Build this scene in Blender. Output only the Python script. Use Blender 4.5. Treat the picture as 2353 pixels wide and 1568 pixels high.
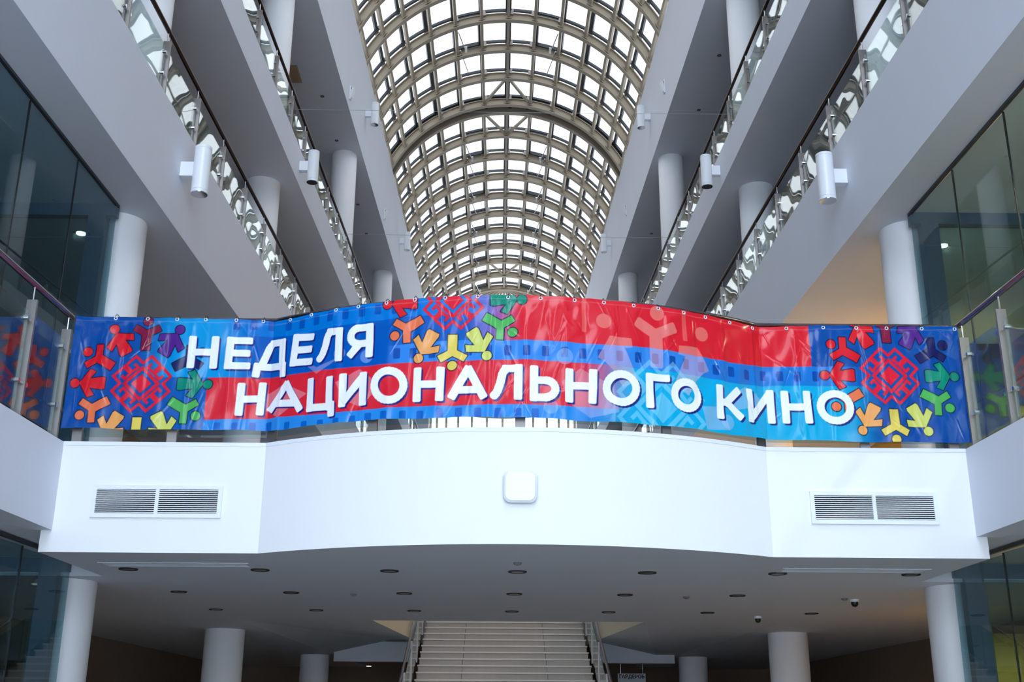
import bpy, math, random
import numpy as np
from mathutils import Vector, Matrix
random.seed(7); rng = np.random.default_rng(7)
scene = bpy.context.scene
for o in list(bpy.data.objects): bpy.data.objects.remove(o)
COL = scene.collection

# ------------------------------------------------------------------ camera
F_PX, YAW, PITCH, ROLL = 2588.7, .0114656, .3276293, .0055924
cam_d = bpy.data.cameras.new('camera'); cam = bpy.data.objects.new('camera', cam_d); COL.objects.link(cam)
fw = Vector((math.sin(YAW)*math.cos(PITCH), math.cos(YAW)*math.cos(PITCH), math.sin(PITCH)))
rt = fw.cross(Vector((0, 0, 1))).normalized(); up = rt.cross(fw)
r2 = rt*math.cos(ROLL)+up*math.sin(ROLL); u2 = -rt*math.sin(ROLL)+up*math.cos(ROLL)
m = Matrix((r2, u2, -fw)).transposed().to_4x4(); m.translation = Vector((-.156, 0, 1.6)); cam.matrix_world = m
cam_d.sensor_width = 36; cam_d.lens = F_PX/2353*36; cam_d.clip_end = 300
scene.camera = cam

# ------------------------------------------------------------------ sky and exposure
world = bpy.data.worlds.new('overcast_sky'); scene.world = world; world.use_nodes = True
bg = world.node_tree.nodes['Background']; bg.inputs[0].default_value = (.73, .845, 1.0, 1); bg.inputs[1].default_value = 8.1
vs = scene.view_settings; vs.view_transform = 'Standard'; vs.look = 'None'; vs.gamma = 1; vs.use_curve_mapping = False
vs.exposure = -0.1

def portal(name, loc, rot, sx, sy):
    l = bpy.data.lights.new(name, 'AREA'); l.shape = 'RECTANGLE'; l.size = sx; l.size_y = sy
    l.cycles.is_portal = True
    o = bpy.data.objects.new(name, l); COL.objects.link(o); o.location = loc; o.rotation_euler = rot
portal('entrance_portal', (0, -7.85, 3.9), (math.pi/2, 0, math.pi), 19, 7.8)
portal('upper_window_portal', (0, -7.85, 14.5), (math.pi/2, 0, math.pi), 9, 4.4)
portal('skylight_portal', (0, 19, 17.4), (0, 0, 0), 8.4, 54)

# ------------------------------------------------------------------ materials
def lin(c): return tuple(((v/255)/12.92 if v/255 <= .04045 else ((v/255+.055)/1.055)**2.4) for v in c)
def pbr(name, rgb, rough=.6, metal=0, noise=0, nscale=6, bump=0, bscale=40, coat=0, spec=.5):
    ma = bpy.data.materials.new(name); ma.use_nodes = True; nt = ma.node_tree; b = nt.nodes['Principled BSDF']
    c = lin(rgb); b.inputs['Base Color'].default_value = (*c, 1); b.inputs['Roughness'].default_value = rough
    b.inputs['Metallic'].default_value = metal; b.inputs['Specular IOR Level'].default_value = spec
    if coat: b.inputs['Coat Weight'].default_value = coat; b.inputs['Coat Roughness'].default_value = .06
    if noise or bump:
        tc = nt.nodes.new('ShaderNodeTexCoord')
    if noise:
        n = nt.nodes.new('ShaderNodeTexNoise'); n.inputs['Scale'].default_value = nscale; n.inputs['Detail'].default_value = 6
        nt.links.new(tc.outputs['Object'], n.inputs['Vector'])
        r = nt.nodes.new('ShaderNodeMapRange'); r.inputs[3].default_value = 1-noise; r.inputs[4].default_value = 1+noise
        nt.links.new(n.outputs[0], r.inputs[0])
        mx = nt.nodes.new('ShaderNodeVectorMath'); mx.operation = 'SCALE'; mx.inputs[0].default_value = c
        nt.links.new(r.outputs[0], mx.inputs['Scale']); nt.links.new(mx.outputs[0], b.inputs['Base Color'])
    if bump:
        n2 = nt.nodes.new('ShaderNodeTexNoise'); n2.inputs['Scale'].default_value = bscale; n2.inputs['Detail'].default_value = 3
        nt.links.new(tc.outputs['Object'], n2.inputs['Vector'])
        bp = nt.nodes.new('ShaderNodeBump'); bp.inputs['Strength'].default_value = bump; bp.inputs['Distance'].default_value = .01
        nt.links.new(n2.outputs[0], bp.inputs['Height']); nt.links.new(bp.outputs[0], b.inputs['Normal'])
    return ma
def glass(name, tint, wave=0, wscale=1.2, f0=.045, rough=0.0, gtint=(1, 1, 1)):
    """thin sheet: clear, with Schlick reflection that is the same from both faces"""
    ma = bpy.data.materials.new(name); ma.use_nodes = True; nt = ma.node_tree; nt.nodes.clear()
    out = nt.nodes.new('ShaderNodeOutputMaterial'); t = nt.nodes.new('ShaderNodeBsdfTransparent'); g = nt.nodes.new('ShaderNodeBsdfGlossy')
    lw = nt.nodes.new('ShaderNodeLayerWeight'); lw.inputs[0].default_value = .5
    pw = nt.nodes.new('ShaderNodeMath'); pw.operation = 'POWER'; pw.inputs[1].default_value = 5
    ma_ = nt.nodes.new('ShaderNodeMath'); ma_.operation = 'MULTIPLY_ADD'; ma_.inputs[1].default_value = 1-f0; ma_.inputs[2].default_value = f0
    mx = nt.nodes.new('ShaderNodeMixShader')
    t.inputs[0].default_value = (*tint, 1); g.inputs[0].default_value = (*gtint, 1); g.inputs['Roughness'].default_value = rough
    nt.links.new(lw.outputs['Facing'], pw.inputs[0]); nt.links.new(pw.outputs[0], ma_.inputs[0])
    if wave:
        tc = nt.nodes.new('ShaderNodeTexCoord'); n = nt.nodes.new('ShaderNodeTexNoise'); n.inputs['Scale'].default_value = wscale; n.inputs['Detail'].default_value = 0
        bp = nt.nodes.new('ShaderNodeBump'); bp.inputs['Strength'].default_value = 1; bp.inputs['Distance'].default_value = wave
        nt.links.new(tc.outputs['Object'], n.inputs['Vector']); nt.links.new(n.outputs[0], bp.inputs['Height'])
        nt.links.new(bp.outputs[0], g.inputs['Normal'])
    nt.links.new(ma_.outputs[0], mx.inputs[0]); nt.links.new(t.outputs[0], mx.inputs[1]); nt.links.new(g.outputs[0], mx.inputs[2]); nt.links.new(mx.outputs[0], out.inputs[0])
    return ma
def emit(name, rgb, s):
    ma = bpy.data.materials.new(name); ma.use_nodes = True; b = ma.node_tree.nodes['Principled BSDF']
    b.inputs['Base Color'].default_value = (*lin(rgb), 1); b.inputs['Emission Color'].default_value = (*lin(rgb), 1); b.inputs['Emission Strength'].default_value = s
    return ma
M = dict(
    plaster=pbr('white_plaster', (220, 225, 236), .75, noise=.025, nscale=1.3, bump=.06, bscale=60),
    bridge=pbr('bridge_white_paint', (240, 241, 244), .6, noise=.012, nscale=1.0),
    column=pbr('column_white_paint', (246, 247, 250), .55, noise=.015, nscale=2),
    steel_tan=pbr('tan_painted_steel', (164, 152, 134), .5, noise=.06, nscale=5),
    dark_alu=pbr('dark_grey_aluminium', (58, 64, 72), .4, metal=.3),
    joint=pbr('dark_joint_cover', (52, 50, 48), .7),
    vault_glass=glass('skylight_glass', (.59, .565, .535)),
    clear_glass=glass('entrance_glass', (.97, .98, .98)),
    rail_glass=glass('railing_glass', (.84, .92, .91), wave=.0045, wscale=1.8, f0=.085),
    shop_glass=glass('shopfront_glass', (.62, .76, .80), f0=.03),
    handrail=pbr('reflection_dark_handrail', (70, 52, 44), .28, metal=.85),  # steel tube; the dark reflected soffits are put into its brown
    rail_steel=pbr('brushed_steel_handrail', (150, 132, 140), .22, metal=1),
    post=pbr('satin_steel_post', (150, 143, 140), .42, metal=.75),
    chrome=pbr('chrome', (210, 212, 215), .12, metal=1),
    lamp_white=pbr('white_lamp_enamel', (238, 242, 248), .35, coat=.3),
    lens=pbr('frosted_lamp_lens', (120, 122, 126), .3),
    black=pbr('black_plastic', (16, 16, 20), .4),
    grille=pbr('white_grille', (236, 240, 248), .35),
    grille_shade=pbr('vent_shade_black', (5, 7, 18), .8),  # near-black colour for the shade inside the grilles
    frame_blue=pbr('blue_grey_frame', (92, 112, 132), .45, metal=.2),
    floor=pbr('polished_stone_floor', (158, 154, 152), .25, noise=.08, nscale=2),
    wall_brown=pbr('taupe_wall', (150, 130, 112), .8, noise=.05, nscale=2),
    wall_yellow=pbr('ochre_wall', (206, 164, 78), .8, noise=.05, nscale=2),
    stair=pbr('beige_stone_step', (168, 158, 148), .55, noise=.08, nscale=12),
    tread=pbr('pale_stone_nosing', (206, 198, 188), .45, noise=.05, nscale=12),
    cream=pbr('cream_paint', (222, 214, 190), .75),
    sign=pbr('white_sign_board', (205, 208, 214), .5), ink=pbr('dark_sign_ink', (30, 34, 48), .5),
    vent_tan=pbr('tan_ceiling_vent', (178, 150, 126), .6),
    cable=pbr('steel_cable', (150, 155, 160), .4, metal=.6),
    warm_lamp=emit('warm_downlight_glow', (255, 236, 200), 9.0),
    detector=pbr('white_plastic', (232, 234, 238), .4),
    wall_dark=pbr('dark_grey_wall', (46, 44, 44), .8),
    gallery_floor=pbr('dark_gallery_tiles', (74, 72, 74), .4),
)

# ------------------------------------------------------------------ helpers
class G:
    """collects simple solids into one mesh"""
    def __init__(s): s.v = []; s.f = []
    def add(s, v, f):
        n = len(s.v); s.v += [tuple(p) for p in v]; s.f += [tuple(i+n for i in q) for q in f]; return s
    def box(s, x0, x1, y0, y1, z0, z1):
        v = [(x, y, z) for z in (z0, z1) for y in (y0, y1) for x in (x0, x1)]
        return s.add(v, [(0, 2, 3, 1), (4, 5, 7, 6), (0, 1, 5, 4), (2, 6, 7, 3), (0, 4, 6, 2), (1, 3, 7, 5)])
    def prism(s, poly, z0, z1):
        ar = sum(poly[i][0]*poly[(i+1) % len(poly)][1]-poly[(i+1) % len(poly)][0]*poly[i][1] for i in range(len(poly)))
        if ar < 0: poly = poly[::-1]
        n = len(poly)
        z0f = z0 if callable(z0) else (lambda p: z0); z1f = z1 if callable(z1) else (lambda p: z1)
        v = [(p[0], p[1], z0f(p)) for p in poly]+[(p[0], p[1], z1f(p)) for p in poly]
        return s.add(v, [tuple(range(n))[::-1], tuple(range(n, 2*n))]+[(i, (i+1) % n, n+(i+1) % n, n+i) for i in range(n)])
    def beam(s, a, b, w, h, upv=(0, 0, 1)):
        a = Vector(a); b = Vector(b); d = (b-a).normalized(); u = Vector(upv); x = d.cross(u)
        if x.length < 1e-5: x = d.cross(Vector((1, 0, 0)))
        x.normalize(); u = x.cross(d)
        v = [p+x*(i*w/2)+u*(j*h/2) for p in (a, b) for i, j in ((-1, -1), (1, -1), (1, 1), (-1, 1))]
        return s.add(v, [(3, 2, 1, 0), (4, 5, 6, 7), (0, 1, 5, 4), (1, 2, 6, 5), (2, 3, 7, 6), (3, 0, 4, 7)])
    def tube(s, pts, r, n=10, caps=True):
        P = [Vector(p) for p in pts]; rings = []
        for i, p in enumerate(P):
            d = (P[min(i+1, len(P)-1)]-P[max(i-1, 0)]).normalized()
            x = d.cross(Vector((0, 0, 1)))
            if x.length < 1e-4: x = Vector((1, 0, 0))
            x.normalize(); y = x.cross(d)
            rr = r[i] if isinstance(r, (list, tuple)) else r
            rings.append([p+(x*math.cos(2*math.pi*k/n)+y*math.sin(2*math.pi*k/n))*rr for k in range(n)])
        v = [q for R_ in rings for q in R_]; f = []
        for i in range(len(P)-1):
            for k in range(n): f.append((i*n+k, i*n+(k+1) % n, (i+1)*n+(k+1) % n, (i+1)*n+k))
        if caps: f += [tuple(range(n))[::-1], tuple(range((len(P)-1)*n, len(P)*n))]
        return s.add(v, f)
    def lathe(s, prof, n=24, c=(0, 0, 0)):
        """profile of (radius, z) turned about the vertical through c"""
        v = []; f = []; k = len(prof)
        for i in range(n):
            a = 2*math.pi*i/n
            v += [(c[0]+r*math.cos(a), c[1]+r*math.sin(a), c[2]+z) for r, z in prof]
        for i in range(n):
            j = (i+1) % n
            for q in range(k-1): f.append((i*k+q, j*k+q, j*k+q+1, i*k+q+1))
        f.append(tuple(i*k for i in range(n))[::-1]); f.append(tuple(i*k+k-1 for i in range(n)))
        return s.add(v, f)
    def mesh(s, name, mat, smooth=False, off=(0, 0, 0)):
        me = bpy.data.meshes.new(name)
        me.from_pydata([(x-off[0], y-off[1], z-off[2]) for x, y, z in s.v], [], s.f); me.update()
        me.materials.append(mat)
        if smooth:
            me.polygons.foreach_set('use_smooth', [True]*len(me.polygons))
            try: me.set_sharp_from_angle(angle=math.radians(35))
            except Exception: pass
        return me
    def build(s, name, mat, parent=None, smooth=False, at=None):
        """verts are world coordinates; with a parent they are made local to it"""
        off = wloc(parent) if parent is not None else (at or (0, 0, 0))
        me = s.mesh(name, mat, smooth, off)
        o = bpy.data.objects.new(name, me); COL.objects.link(o)
        if parent is not None: o.parent = parent
        else: o.location = off
        return o
def wloc(o):
    v = Vector(o.location)
    while o.parent: o = o.parent; v = v+o.location
    return v
def tag(o, label, cat=None, group=None, kind=None):
    o['label'] = label
    if cat: o['category'] = cat
    if group: o['group'] = group
    if kind: o['kind'] = kind
    return o
def empty(name, loc=(0, 0, 0)):
    o = bpy.data.objects.new(name, None); o.empty_display_size = .2; COL.objects.link(o); o.location = loc; return o
def inst(name, me, parent, loc, rz=0):
    """object at local loc under parent, sharing mesh data"""
    o = bpy.data.objects.new(name, me); COL.objects.link(o); o.parent = parent; o.location = loc; o.rotation_euler = (0, 0, rz); return o
def copy_tree(o, parent=None):
    c = o.copy(); COL.objects.link(c); c.parent = parent
    for ch in o.children: copy_tree(ch, c)
    return c
def floor_top(o, mat=None):
    """darker floor finish on the upward faces of a slab"""
    me = o.data; me.materials.append(mat or M['gallery_floor'])
    for p in me.polygons:
        if p.normal.z > .9: p.material_index = 1
    return o
A_T = .0258
def hw(y): return 4.2-A_T*y                      # half width of the tapering atrium
SIDE = {-1: 'left', 1: 'right'}
Z1B, Z1T, Z2B, Z2T, Z3B, Z3T, ZRB, ZRT, ZBR = 3.14, 3.91, 6.97, 8.25, 10.61, 11.27, 14.78, 17.29, 2.955
YF, YE = -8.0, 45.0

# ================================================================== STRUCTURE
tag(G().box(-10, 10, YF, 48, -.3, 0).build('floor', M['floor']), 'polished pale stone floor of the atrium', 'floor', kind='structure')
def side_poly(s, off, y0, y1, out=9.8): return [(s*(hw(y0)+off), y0), (s*(hw(y1)+off), y1), (s*out, y1), (s*out, y0)]
for s in (-1, 1):
    n = SIDE[s]
    g = G().prism(side_poly(s, 0, YF, 11.3), Z1B, Z1T).prism(side_poly(s, 0, 11.3, YE), ZBR, Z1T)
    tag(floor_top(g.build('gallery_slab', M['plaster']), M['floor']), f'white first-floor gallery edge on the {n}, level with the banner bridge', 'balcony', kind='structure')
    tag(floor_top(G().prism(side_poly(s, 0, YF, YE), Z2B, Z2T).build('gallery_slab', M['plaster'])), f'deep white second-floor gallery edge on the {n}, carrying the lowest wall lamp', 'balcony', kind='structure')
    tag(floor_top(G().prism(side_poly(s, 0, YF, YE), Z3B, Z3T).build('gallery_slab', M['plaster'])), f'slim white third-floor gallery edge on the {n}', 'balcony', kind='structure')
    g = G().prism(side_poly(s, 0, YF, YE), ZRB, ZRB+.5)
    y0, y1 = YF, YE
    g.prism([(s*hw(y0), y0), (s*hw(y1), y1), (s*(hw(y1)+.2), y1), (s*(hw(y0)+.2), y0)], ZRB+.5, ZRT)
    tag(g.build('roof_edge_beam', M['plaster']), f'tall white roof edge beam below the glass vault on the {n}', 'beam', kind='structure')
    tag(G().box(*sorted((s*9.5, s*9.8)), YF, 48, 0, ZRB).build('wall_'+n, M['wall_brown']), f'outer wall behind the {n} galleries', 'wall', kind='structure')
# end walls of the side galleries
for s in (-1, 1):
    tag(G().box(*sorted((s*3.05, s*9.5)), 45.0, 45.25, Z1T, ZRB+.5).build('wall_far_'+SIDE[s], M['plaster']), f'white end wall of the {SIDE[s]} galleries at the far apse', 'wall', kind='structure')

# unseen front behind the camera: dark band added to cut banner glare, glazing around
tag(G().box(-3.0, 3.0, -8.3, -8, 7.8, 12.3).box(-9.8, -4.3, -8.3, -8, 7.8, 12.3).box(4.3, 9.8, -8.3, -8, 7.8, 12.3).box(-9.8, -4.6, -8.3, -8, 12.3, 17.3).box(4.6, 9.8, -8.3, -8, 12.3, 17.3).build('wall_front', M['wall_dark']), 'unseen dark grey front wall, shaped and darkened to cut glare on the banner', 'wall', kind='structure')
for wi, (x0, x1, z0, z1, nx, nzz) in enumerate(((-9.5, 9.5, 0, 7.8, 10, 3), (-4.6, 4.6, 12.3, 17.3, 6, 2), (-4.3, -3.0, 7.8, 12.3, 1, 2), (3.0, 4.3, 7.8, 12.3, 1, 2))):  # last two: slim windows added so the banner folds catch highlights
    w = tag(empty(f'window_{wi+1}', (0, -8.1, z0)), ['tall entrance glazing at the front of the hall', 'upper window over the entrance front', 'unseen slim window left of the front wall, added for banner highlights', 'unseen slim window right of the front wall, added for banner highlights'][wi], 'window', kind='structure')
    for i in range(nx+1): G().box(x0+(x1-x0)*i/nx-.04, x0+(x1-x0)*i/nx+.04, -8.15, -8.03, z0, z1).build('mullion', M['dark_alu'], w)
    for j in range(nzz+1): G().box(x0, x1, -8.14, -8.04, max(z0, z0+(z1-z0)*j/nzz-.04), z0+(z1-z0)*j/nzz+.04).build('transom', M['dark_alu'], w)
    for i in range(nx):
        for j in range(nzz): G().box(x0+(x1-x0)*i/nx+.04, x0+(x1-x0)*(i+1)/nx-.04, -8.1, -8.09, z0+(z1-z0)*j/nzz+.04, z0+(z1-z0)*(j+1)/nzz-.04).build('pane', M['clear_glass'], w)

# ------------------------------------------------------------------ bridge
XK, SAG = 2.19, .63
def front_path(yf, n=40, dr=0.0, xe=None):
    """flat - bulging arc - flat front line; dr shifts it away from the camera"""
    R_ = (XK**2+SAG**2)/(2*SAG); th = math.asin(XK/R_); c = yf-SAG+R_
    R2 = R_-dr; xk = math.sqrt(max(R2**2-(c-(yf+dr))**2, .01)); t2 = math.asin(xk/R2)
    xe = xe if xe is not None else hw(yf)
    pts = [(-xe, yf+dr)]+[(R2*math.sin(-t2+2*t2*i/n), c-R2*math.cos(-t2+2*t2*i/n)) for i in range(n+1)]+[(xe, yf+dr)]
    return pts
YB = 9.645
fp = front_path(YB, xe=hw(YB)); fp2 = front_path(YB, xe=4.045)
g = G().prism(fp+[(hw(16.15), 16.15), (-hw(16.15), 16.15)], Z1B, Z1T).prism(fp2+[(4.045, 11.3), (hw(11.3), 11.3), (hw(16.15), 16.15), (-hw(16.15), 16.15), (-hw(11.3), 11.3), (-4.045, 11.3)], ZBR, Z1B)
bridge = floor_top(g.build('bridge', M['bridge'])); bridge.data.materials.append(M['plaster'])
for p_ in bridge.data.polygons:
    if p_.normal.z < -.9: p_.material_index = 2
tag(bridge, 'white footbridge with a bulging front, hung with the printed banner', 'bridge', kind='structure')
g = G(); q = front_path(YB-.006, xe=hw(YB)); q2 = front_path(YB+.01, xe=hw(YB))
g.prism(q+q2[::-1], Z1T-.03, Z1T+.004); g.build('edge_trim', M['grille'], bridge)
# deck behind the bridge around the stair well
for s in (-1, 1):
    zf = lambda p: (ZBR+.003+(p[1]-16.15)*.034) if abs(p[0]) < 2.2 else ZBR+.003
    g = G().prism([(s*1.9, 16.15), (s*1.86, 26.6), (s*hw(26.6), 26.6), (s*hw(16.15), 16.15)], zf, Z1T)
    o = g.build('stair_well_deck', M['plaster']); o.data.materials.append(M['cream'])
    for p_ in o.data.polygons:
        if p_.normal.x*s < -.8: p_.material_index = 1
    tag(o, f'cream-edged first-floor deck on the {SIDE[s]} of the stair well', 'deck', kind='structure')
    g = G().box(*sorted((s*1.92, s*3.5)), 24.0, 24.3, 2.79, 3.19)
    tag(g.build('bulkhead', M['plaster']), f'grey bulkhead panel below the deck on the {SIDE[s]} of the stairs', 'bulkhead', kind='structure')
tag(G().prism([(-hw(26.6), 26.6), (hw(26.6), 26.6), (hw(45), 45), (-hw(45), 45)], 3.3, Z1T).build('upper_landing', M['stair']), 'first-floor landing at the head of the stairs', 'landing', kind='structure')
tag(G().box(-9.5, 9.5, 30, 30.2, 0, 3.3).build('wall_back', M['wall_brown']), 'dim taupe wall at the back of the ground floor', 'wall', kind='structure')

# ------------------------------------------------------------------ columns
cols = [(11.75, 4.485), (18.0, 4.36), (24.75, 4.0), (32.4, 3.80), (40.0, 3.62)]
lv = [(0, ZBR, 'ground-floor'), (Z1T, Z2B, 'first-floor'), (Z2T, Z3B, 'second-floor'), (Z3T, ZRB, 'third-floor')]
ordn = ['nearest', 'second', 'third', 'fourth', 'farthest']
for li, (z0, z1, ln) in enumerate(lv):
    for ci, (y, x) in enumerate(cols):
        if li == 0 and ci > 2: continue
        for s in (-1, 1):
            if li == 0 and ci == 0: x = 4.56
            o = G().lathe([(.298, 0), (.302, .01), (.302, z1-z0-.01), (.298, z1-z0)], 40, (s*x, y, z0)).build('column', M['column'], smooth=True, at=(s*x, y, z0))
            tag(o, f'round white {ln} column on the {SIDE[s]}, {ordn[ci]} of its row', 'column', f'{ln} columns')

# ------------------------------------------------------------------ glass vault
ZC = 15.76; NP = 8; PH = math.radians(10.55)
def Rv(y): return hw(y)+.45
def vp(y, ang, r): return ((Rv(y)+r)*math.sin(ang), y, ZC+(Rv(y)+r)*math.cos(ang))
near = [30.32-1.406*k for k in range(0, 27)]; far = [30.79+1.406*k for k in range(0, 11)]
ribs = sorted(near)+far
vault = tag(empty('ceiling', (0, 20, 17)), 'arched glass skylight vault of tan steel ribs over the atrium', 'skylight', kind='structure')
def arc_solid(y, r0, r1, w, a=math.radians(88), n=88):
    v = []; f = []
    for i in range(n+1):
        t = -a+2*a*i/n
        for r in (r0, r1):
            p = vp(y, t, r)
            if p[2] < ZRT+.01 and abs(p[0]) < hw(y)+.02: p = (math.copysign(hw(y)+.02, p[0]), y, p[2])     # foot tucks behind the edge beam
            v += [(p[0], y-w/2, p[2]), (p[0], y+w/2, p[2])]
    for i in range(n):
        b = i*4; c = b+4
        f += [(b, c, c+1, b+1), (b+2, b+3, c+3, c+2), (b, b+2, c+2, c), (b+1, c+1, c+3, b+3)]
    f += [(0, 1, 3, 2), (n*4, n*4+2, n*4+3, n*4+1)]
    return v, f
for y in ribs:
    G().add(*arc_solid(y, -.10, .10, .02)).add(*arc_solid(y, -.115, -.095, .15)).add(*arc_solid(y, .095, .115, .12)).build('rib', M['steel_tan'], vault, smooth=True)
    G().add(*arc_solid(y, .195, .26, .08)).build('glazing_arch', M['dark_alu'], vault, smooth=True)
    if y > 18:
        g = G()
        for k in range(-6, 7):
            for dx in (-.09,) if k > 0 else (.09,):
                a_ = k*PH+dx/Rv(y); p0 = vp(y-.06, a_, .06); p1 = vp(y-.06, a_, .21); g.beam(p0, p1, .08, .05, (0, 1, 0))
        b = g.build('glazing_brackets', M['post'], vault); b['kind'] = 'stuff'
tag(G().add(*arc_solid(30.555, .10, .20, .40)).build('joint_cover', M['joint'], vault, smooth=True), 'dark cover strip over the movement joint')
rest_p = G(); rest_g = G(); rest_b = G()
for i in range(len(ribs)-1):
    y0, y1 = ribs[i], ribs[i+1]
    if y1-y0 < 1: continue
    shown = y0 > 19.5
    isvent = any(abs(y0-v) < .2 for v in (26.10, 32.20, 35.01, 37.82, 40.63, 43.44))
    for k in range(-NP, NP+1):
        a_ = k*PH; p0 = vp(y0, a_, 0); p1 = vp(y1, a_, 0); nrm = (math.sin(a_), 0, math.cos(a_))
        g = G() if shown and abs(k) <= 6 else rest_p
        g.beam(p0, p1, .075, .10, nrm)
        for yy in (y1-.08,):
            c = vp(yy, a_, -.062); tx = (math.cos(a_), 0, -math.sin(a_))
            g.beam((c[0]-tx[0]*.085, c[1], c[2]-tx[2]*.085), (c[0]+tx[0]*.085, c[1], c[2]+tx[2]*.085), .03, .025, nrm)
        if g is not rest_p: g.build('purlin', M['steel_tan'], vault)
        b = G() if shown and abs(k) <= 6 else rest_b
        w = .085 if k % 3 else .16
        b.beam(vp(y0, a_, .23), vp(y1, a_, .23), w, .07, nrm)
        if b is not rest_b: b.build('glazing_bar', M['dark_alu'], vault)
    for k in range(-NP, NP):
        a0, a1 = k*PH, (k+1)*PH
        g = G() if shown and -7 <= k <= 6 else rest_g
        v = [vp(y0, a0, .23), vp(y0, a1, .23), vp(y1, a1, .23), vp(y1, a0, .23), vp(y0, a0, .242), vp(y0, a1, .242), vp(y1, a1, .242), vp(y1, a0, .242)]
        g.add(v, [(0, 1, 2, 3), (7, 6, 5, 4), (0, 4, 5, 1), (1, 5, 6, 2), (2, 6, 7, 3), (3, 7, 4, 0)])
        if g is not rest_g: g.build('pane', M['vault_glass'], vault)
    if isvent:
        for s in (-1, 1):
            fr = G(); a0, a1 = s*PH*1.03, s*PH*1.97; ya, yb = y0+.05, y1-.05; mid = s*PH*1.5; nrm = (math.sin(mid), 0, math.cos(mid))
            c = [vp(ya, a0, .17), vp(ya, a1, .17), vp(yb, a1, .17), vp(yb, a0, .17)]
            for q in range(4): fr.beam(c[q], c[(q+1) % 4], .13, .10, nrm)
            fr.build('vent_frame', M['dark_alu'], vault)
            p = Vector(vp(y0+.35, s*PH*1.9, .0)); e = p+Vector((-s*.2, .5, -.30)); p2 = p+Vector((-s*.02, .55, .02))
            act = G().tube([p, e], .016, 6).tube([p2+Vector((0, .35, 0)), p2+Vector((-s*.22, .95, -.34))], .014, 6).build('vent_actuator', M['chrome'], vault)
            G().beam(e+Vector((0, -.12, .1)), e, .06, .06).build('motor', M['detector'], act)
for g, nm, mt in ((rest_p, 'purlin', 'steel_tan'), (rest_b, 'glazing_bar', 'dark_alu'), (rest_g, 'pane', 'vault_glass')):
    o = g.build(nm, M[mt], vault); o['kind'] = 'stuff'
def brace(ya, ka, yb, kb):
    G().beam(vp(ya, ka*PH, -.02), vp(yb, kb*PH, -.02), .07, .07).build('diagonal_brace', M['steel_tan'], vault)
for s in (-1, 1):
    brace(28.91, 0, 30.28, s); brace(30.83, s, 32.2, 0); brace(42.04, s, 43.44, 0)
# apse at the far end: half dome and glazed drum
YA = far[-1]; RA = Rv(YA)
apse = tag(empty('apse', (0, YA+1, ZC)), 'half-domed glazed apse closing the far end of the vault', 'apse', kind='structure')
def dome(lon, lat, r): return (r*math.cos(lat)*math.sin(lon), YA+r*math.cos(lat)*math.cos(lon), ZC+r*math.sin(lat))
nl = 14
for i in range(nl+1):
    lon = -math.pi/2+math.pi*i/nl
    G().tube([dome(lon, math.radians(88*j/12), RA-.04) for j in range(13)], .05, 6).build('dome_rib', M['steel_tan'], apse, smooth=True)
for i in range(nl):
    l0 = -math.pi/2+math.pi*i/nl; l1 = l0+math.pi/nl; v = []; f = []
    for j in range(9):
        la = math.radians(89*j/8)
        for dr in (.30, .31): v += [dome(l0, la, RA+dr), dome(l1, la, RA+dr)]
    for j in range(8):
        b = j*4; c = b+4; f += [(b, c, c+1, b+1), (b+2, b+3, c+3, c+2)]
    G().add(v, f).build('pane', M['vault_glass'], apse)
for la in (3, 30, 55, 76):
    G().tube([dome(-math.pi/2+math.pi*i/28, math.radians(la), RA) for i in range(29)], .045, 6).build('dome_ring', M['steel_tan'], apse, smooth=True)
for i in range(nl+1):
    lon = -math.pi/2+math.pi*i/nl; p = dome(lon, 0, RA-.35)
    G().beam((p[0], p[1]+.98, 7.0), (p[0], p[1]+.98, ZC), .09, .12, (0, 1, 0)).build('drum_mullion', M['steel_tan'], apse)
for z in (7.05, 8.6, 10.2, 11.8, 13.4, 14.6, 15.4):
    G().tube([(p[0], p[1]+.98, z) for p in (dome(-math.pi/2+math.pi*i/28, 0, RA-.35) for i in range(29))], .045, 6).build('drum_rail', M['steel_tan'], apse)
for i in range(nl):
    l0 = -math.pi/2+math.pi*i/nl; l1 = l0+math.pi/nl; a_, b_ = dome(l0, 0, RA-.3), dome(l1, 0, RA-.3)
    G().beam((a_[0], a_[1]+.98, 11.3), (b_[0], b_[1]+.98, 11.3), .012, 8.4).build('drum_pane', M['vault_glass'], apse)
v = [(dome(-math.pi/2+math.pi*i/28, 0, RA+.0)) for i in range(29)]
tag(G().prism([(p[0], p[1]+.98) for p in v], 3.3, 6.9).build('wall_apse', M['plaster']), 'low white wall below the apse glazing', 'wall', kind='structure')

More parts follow.
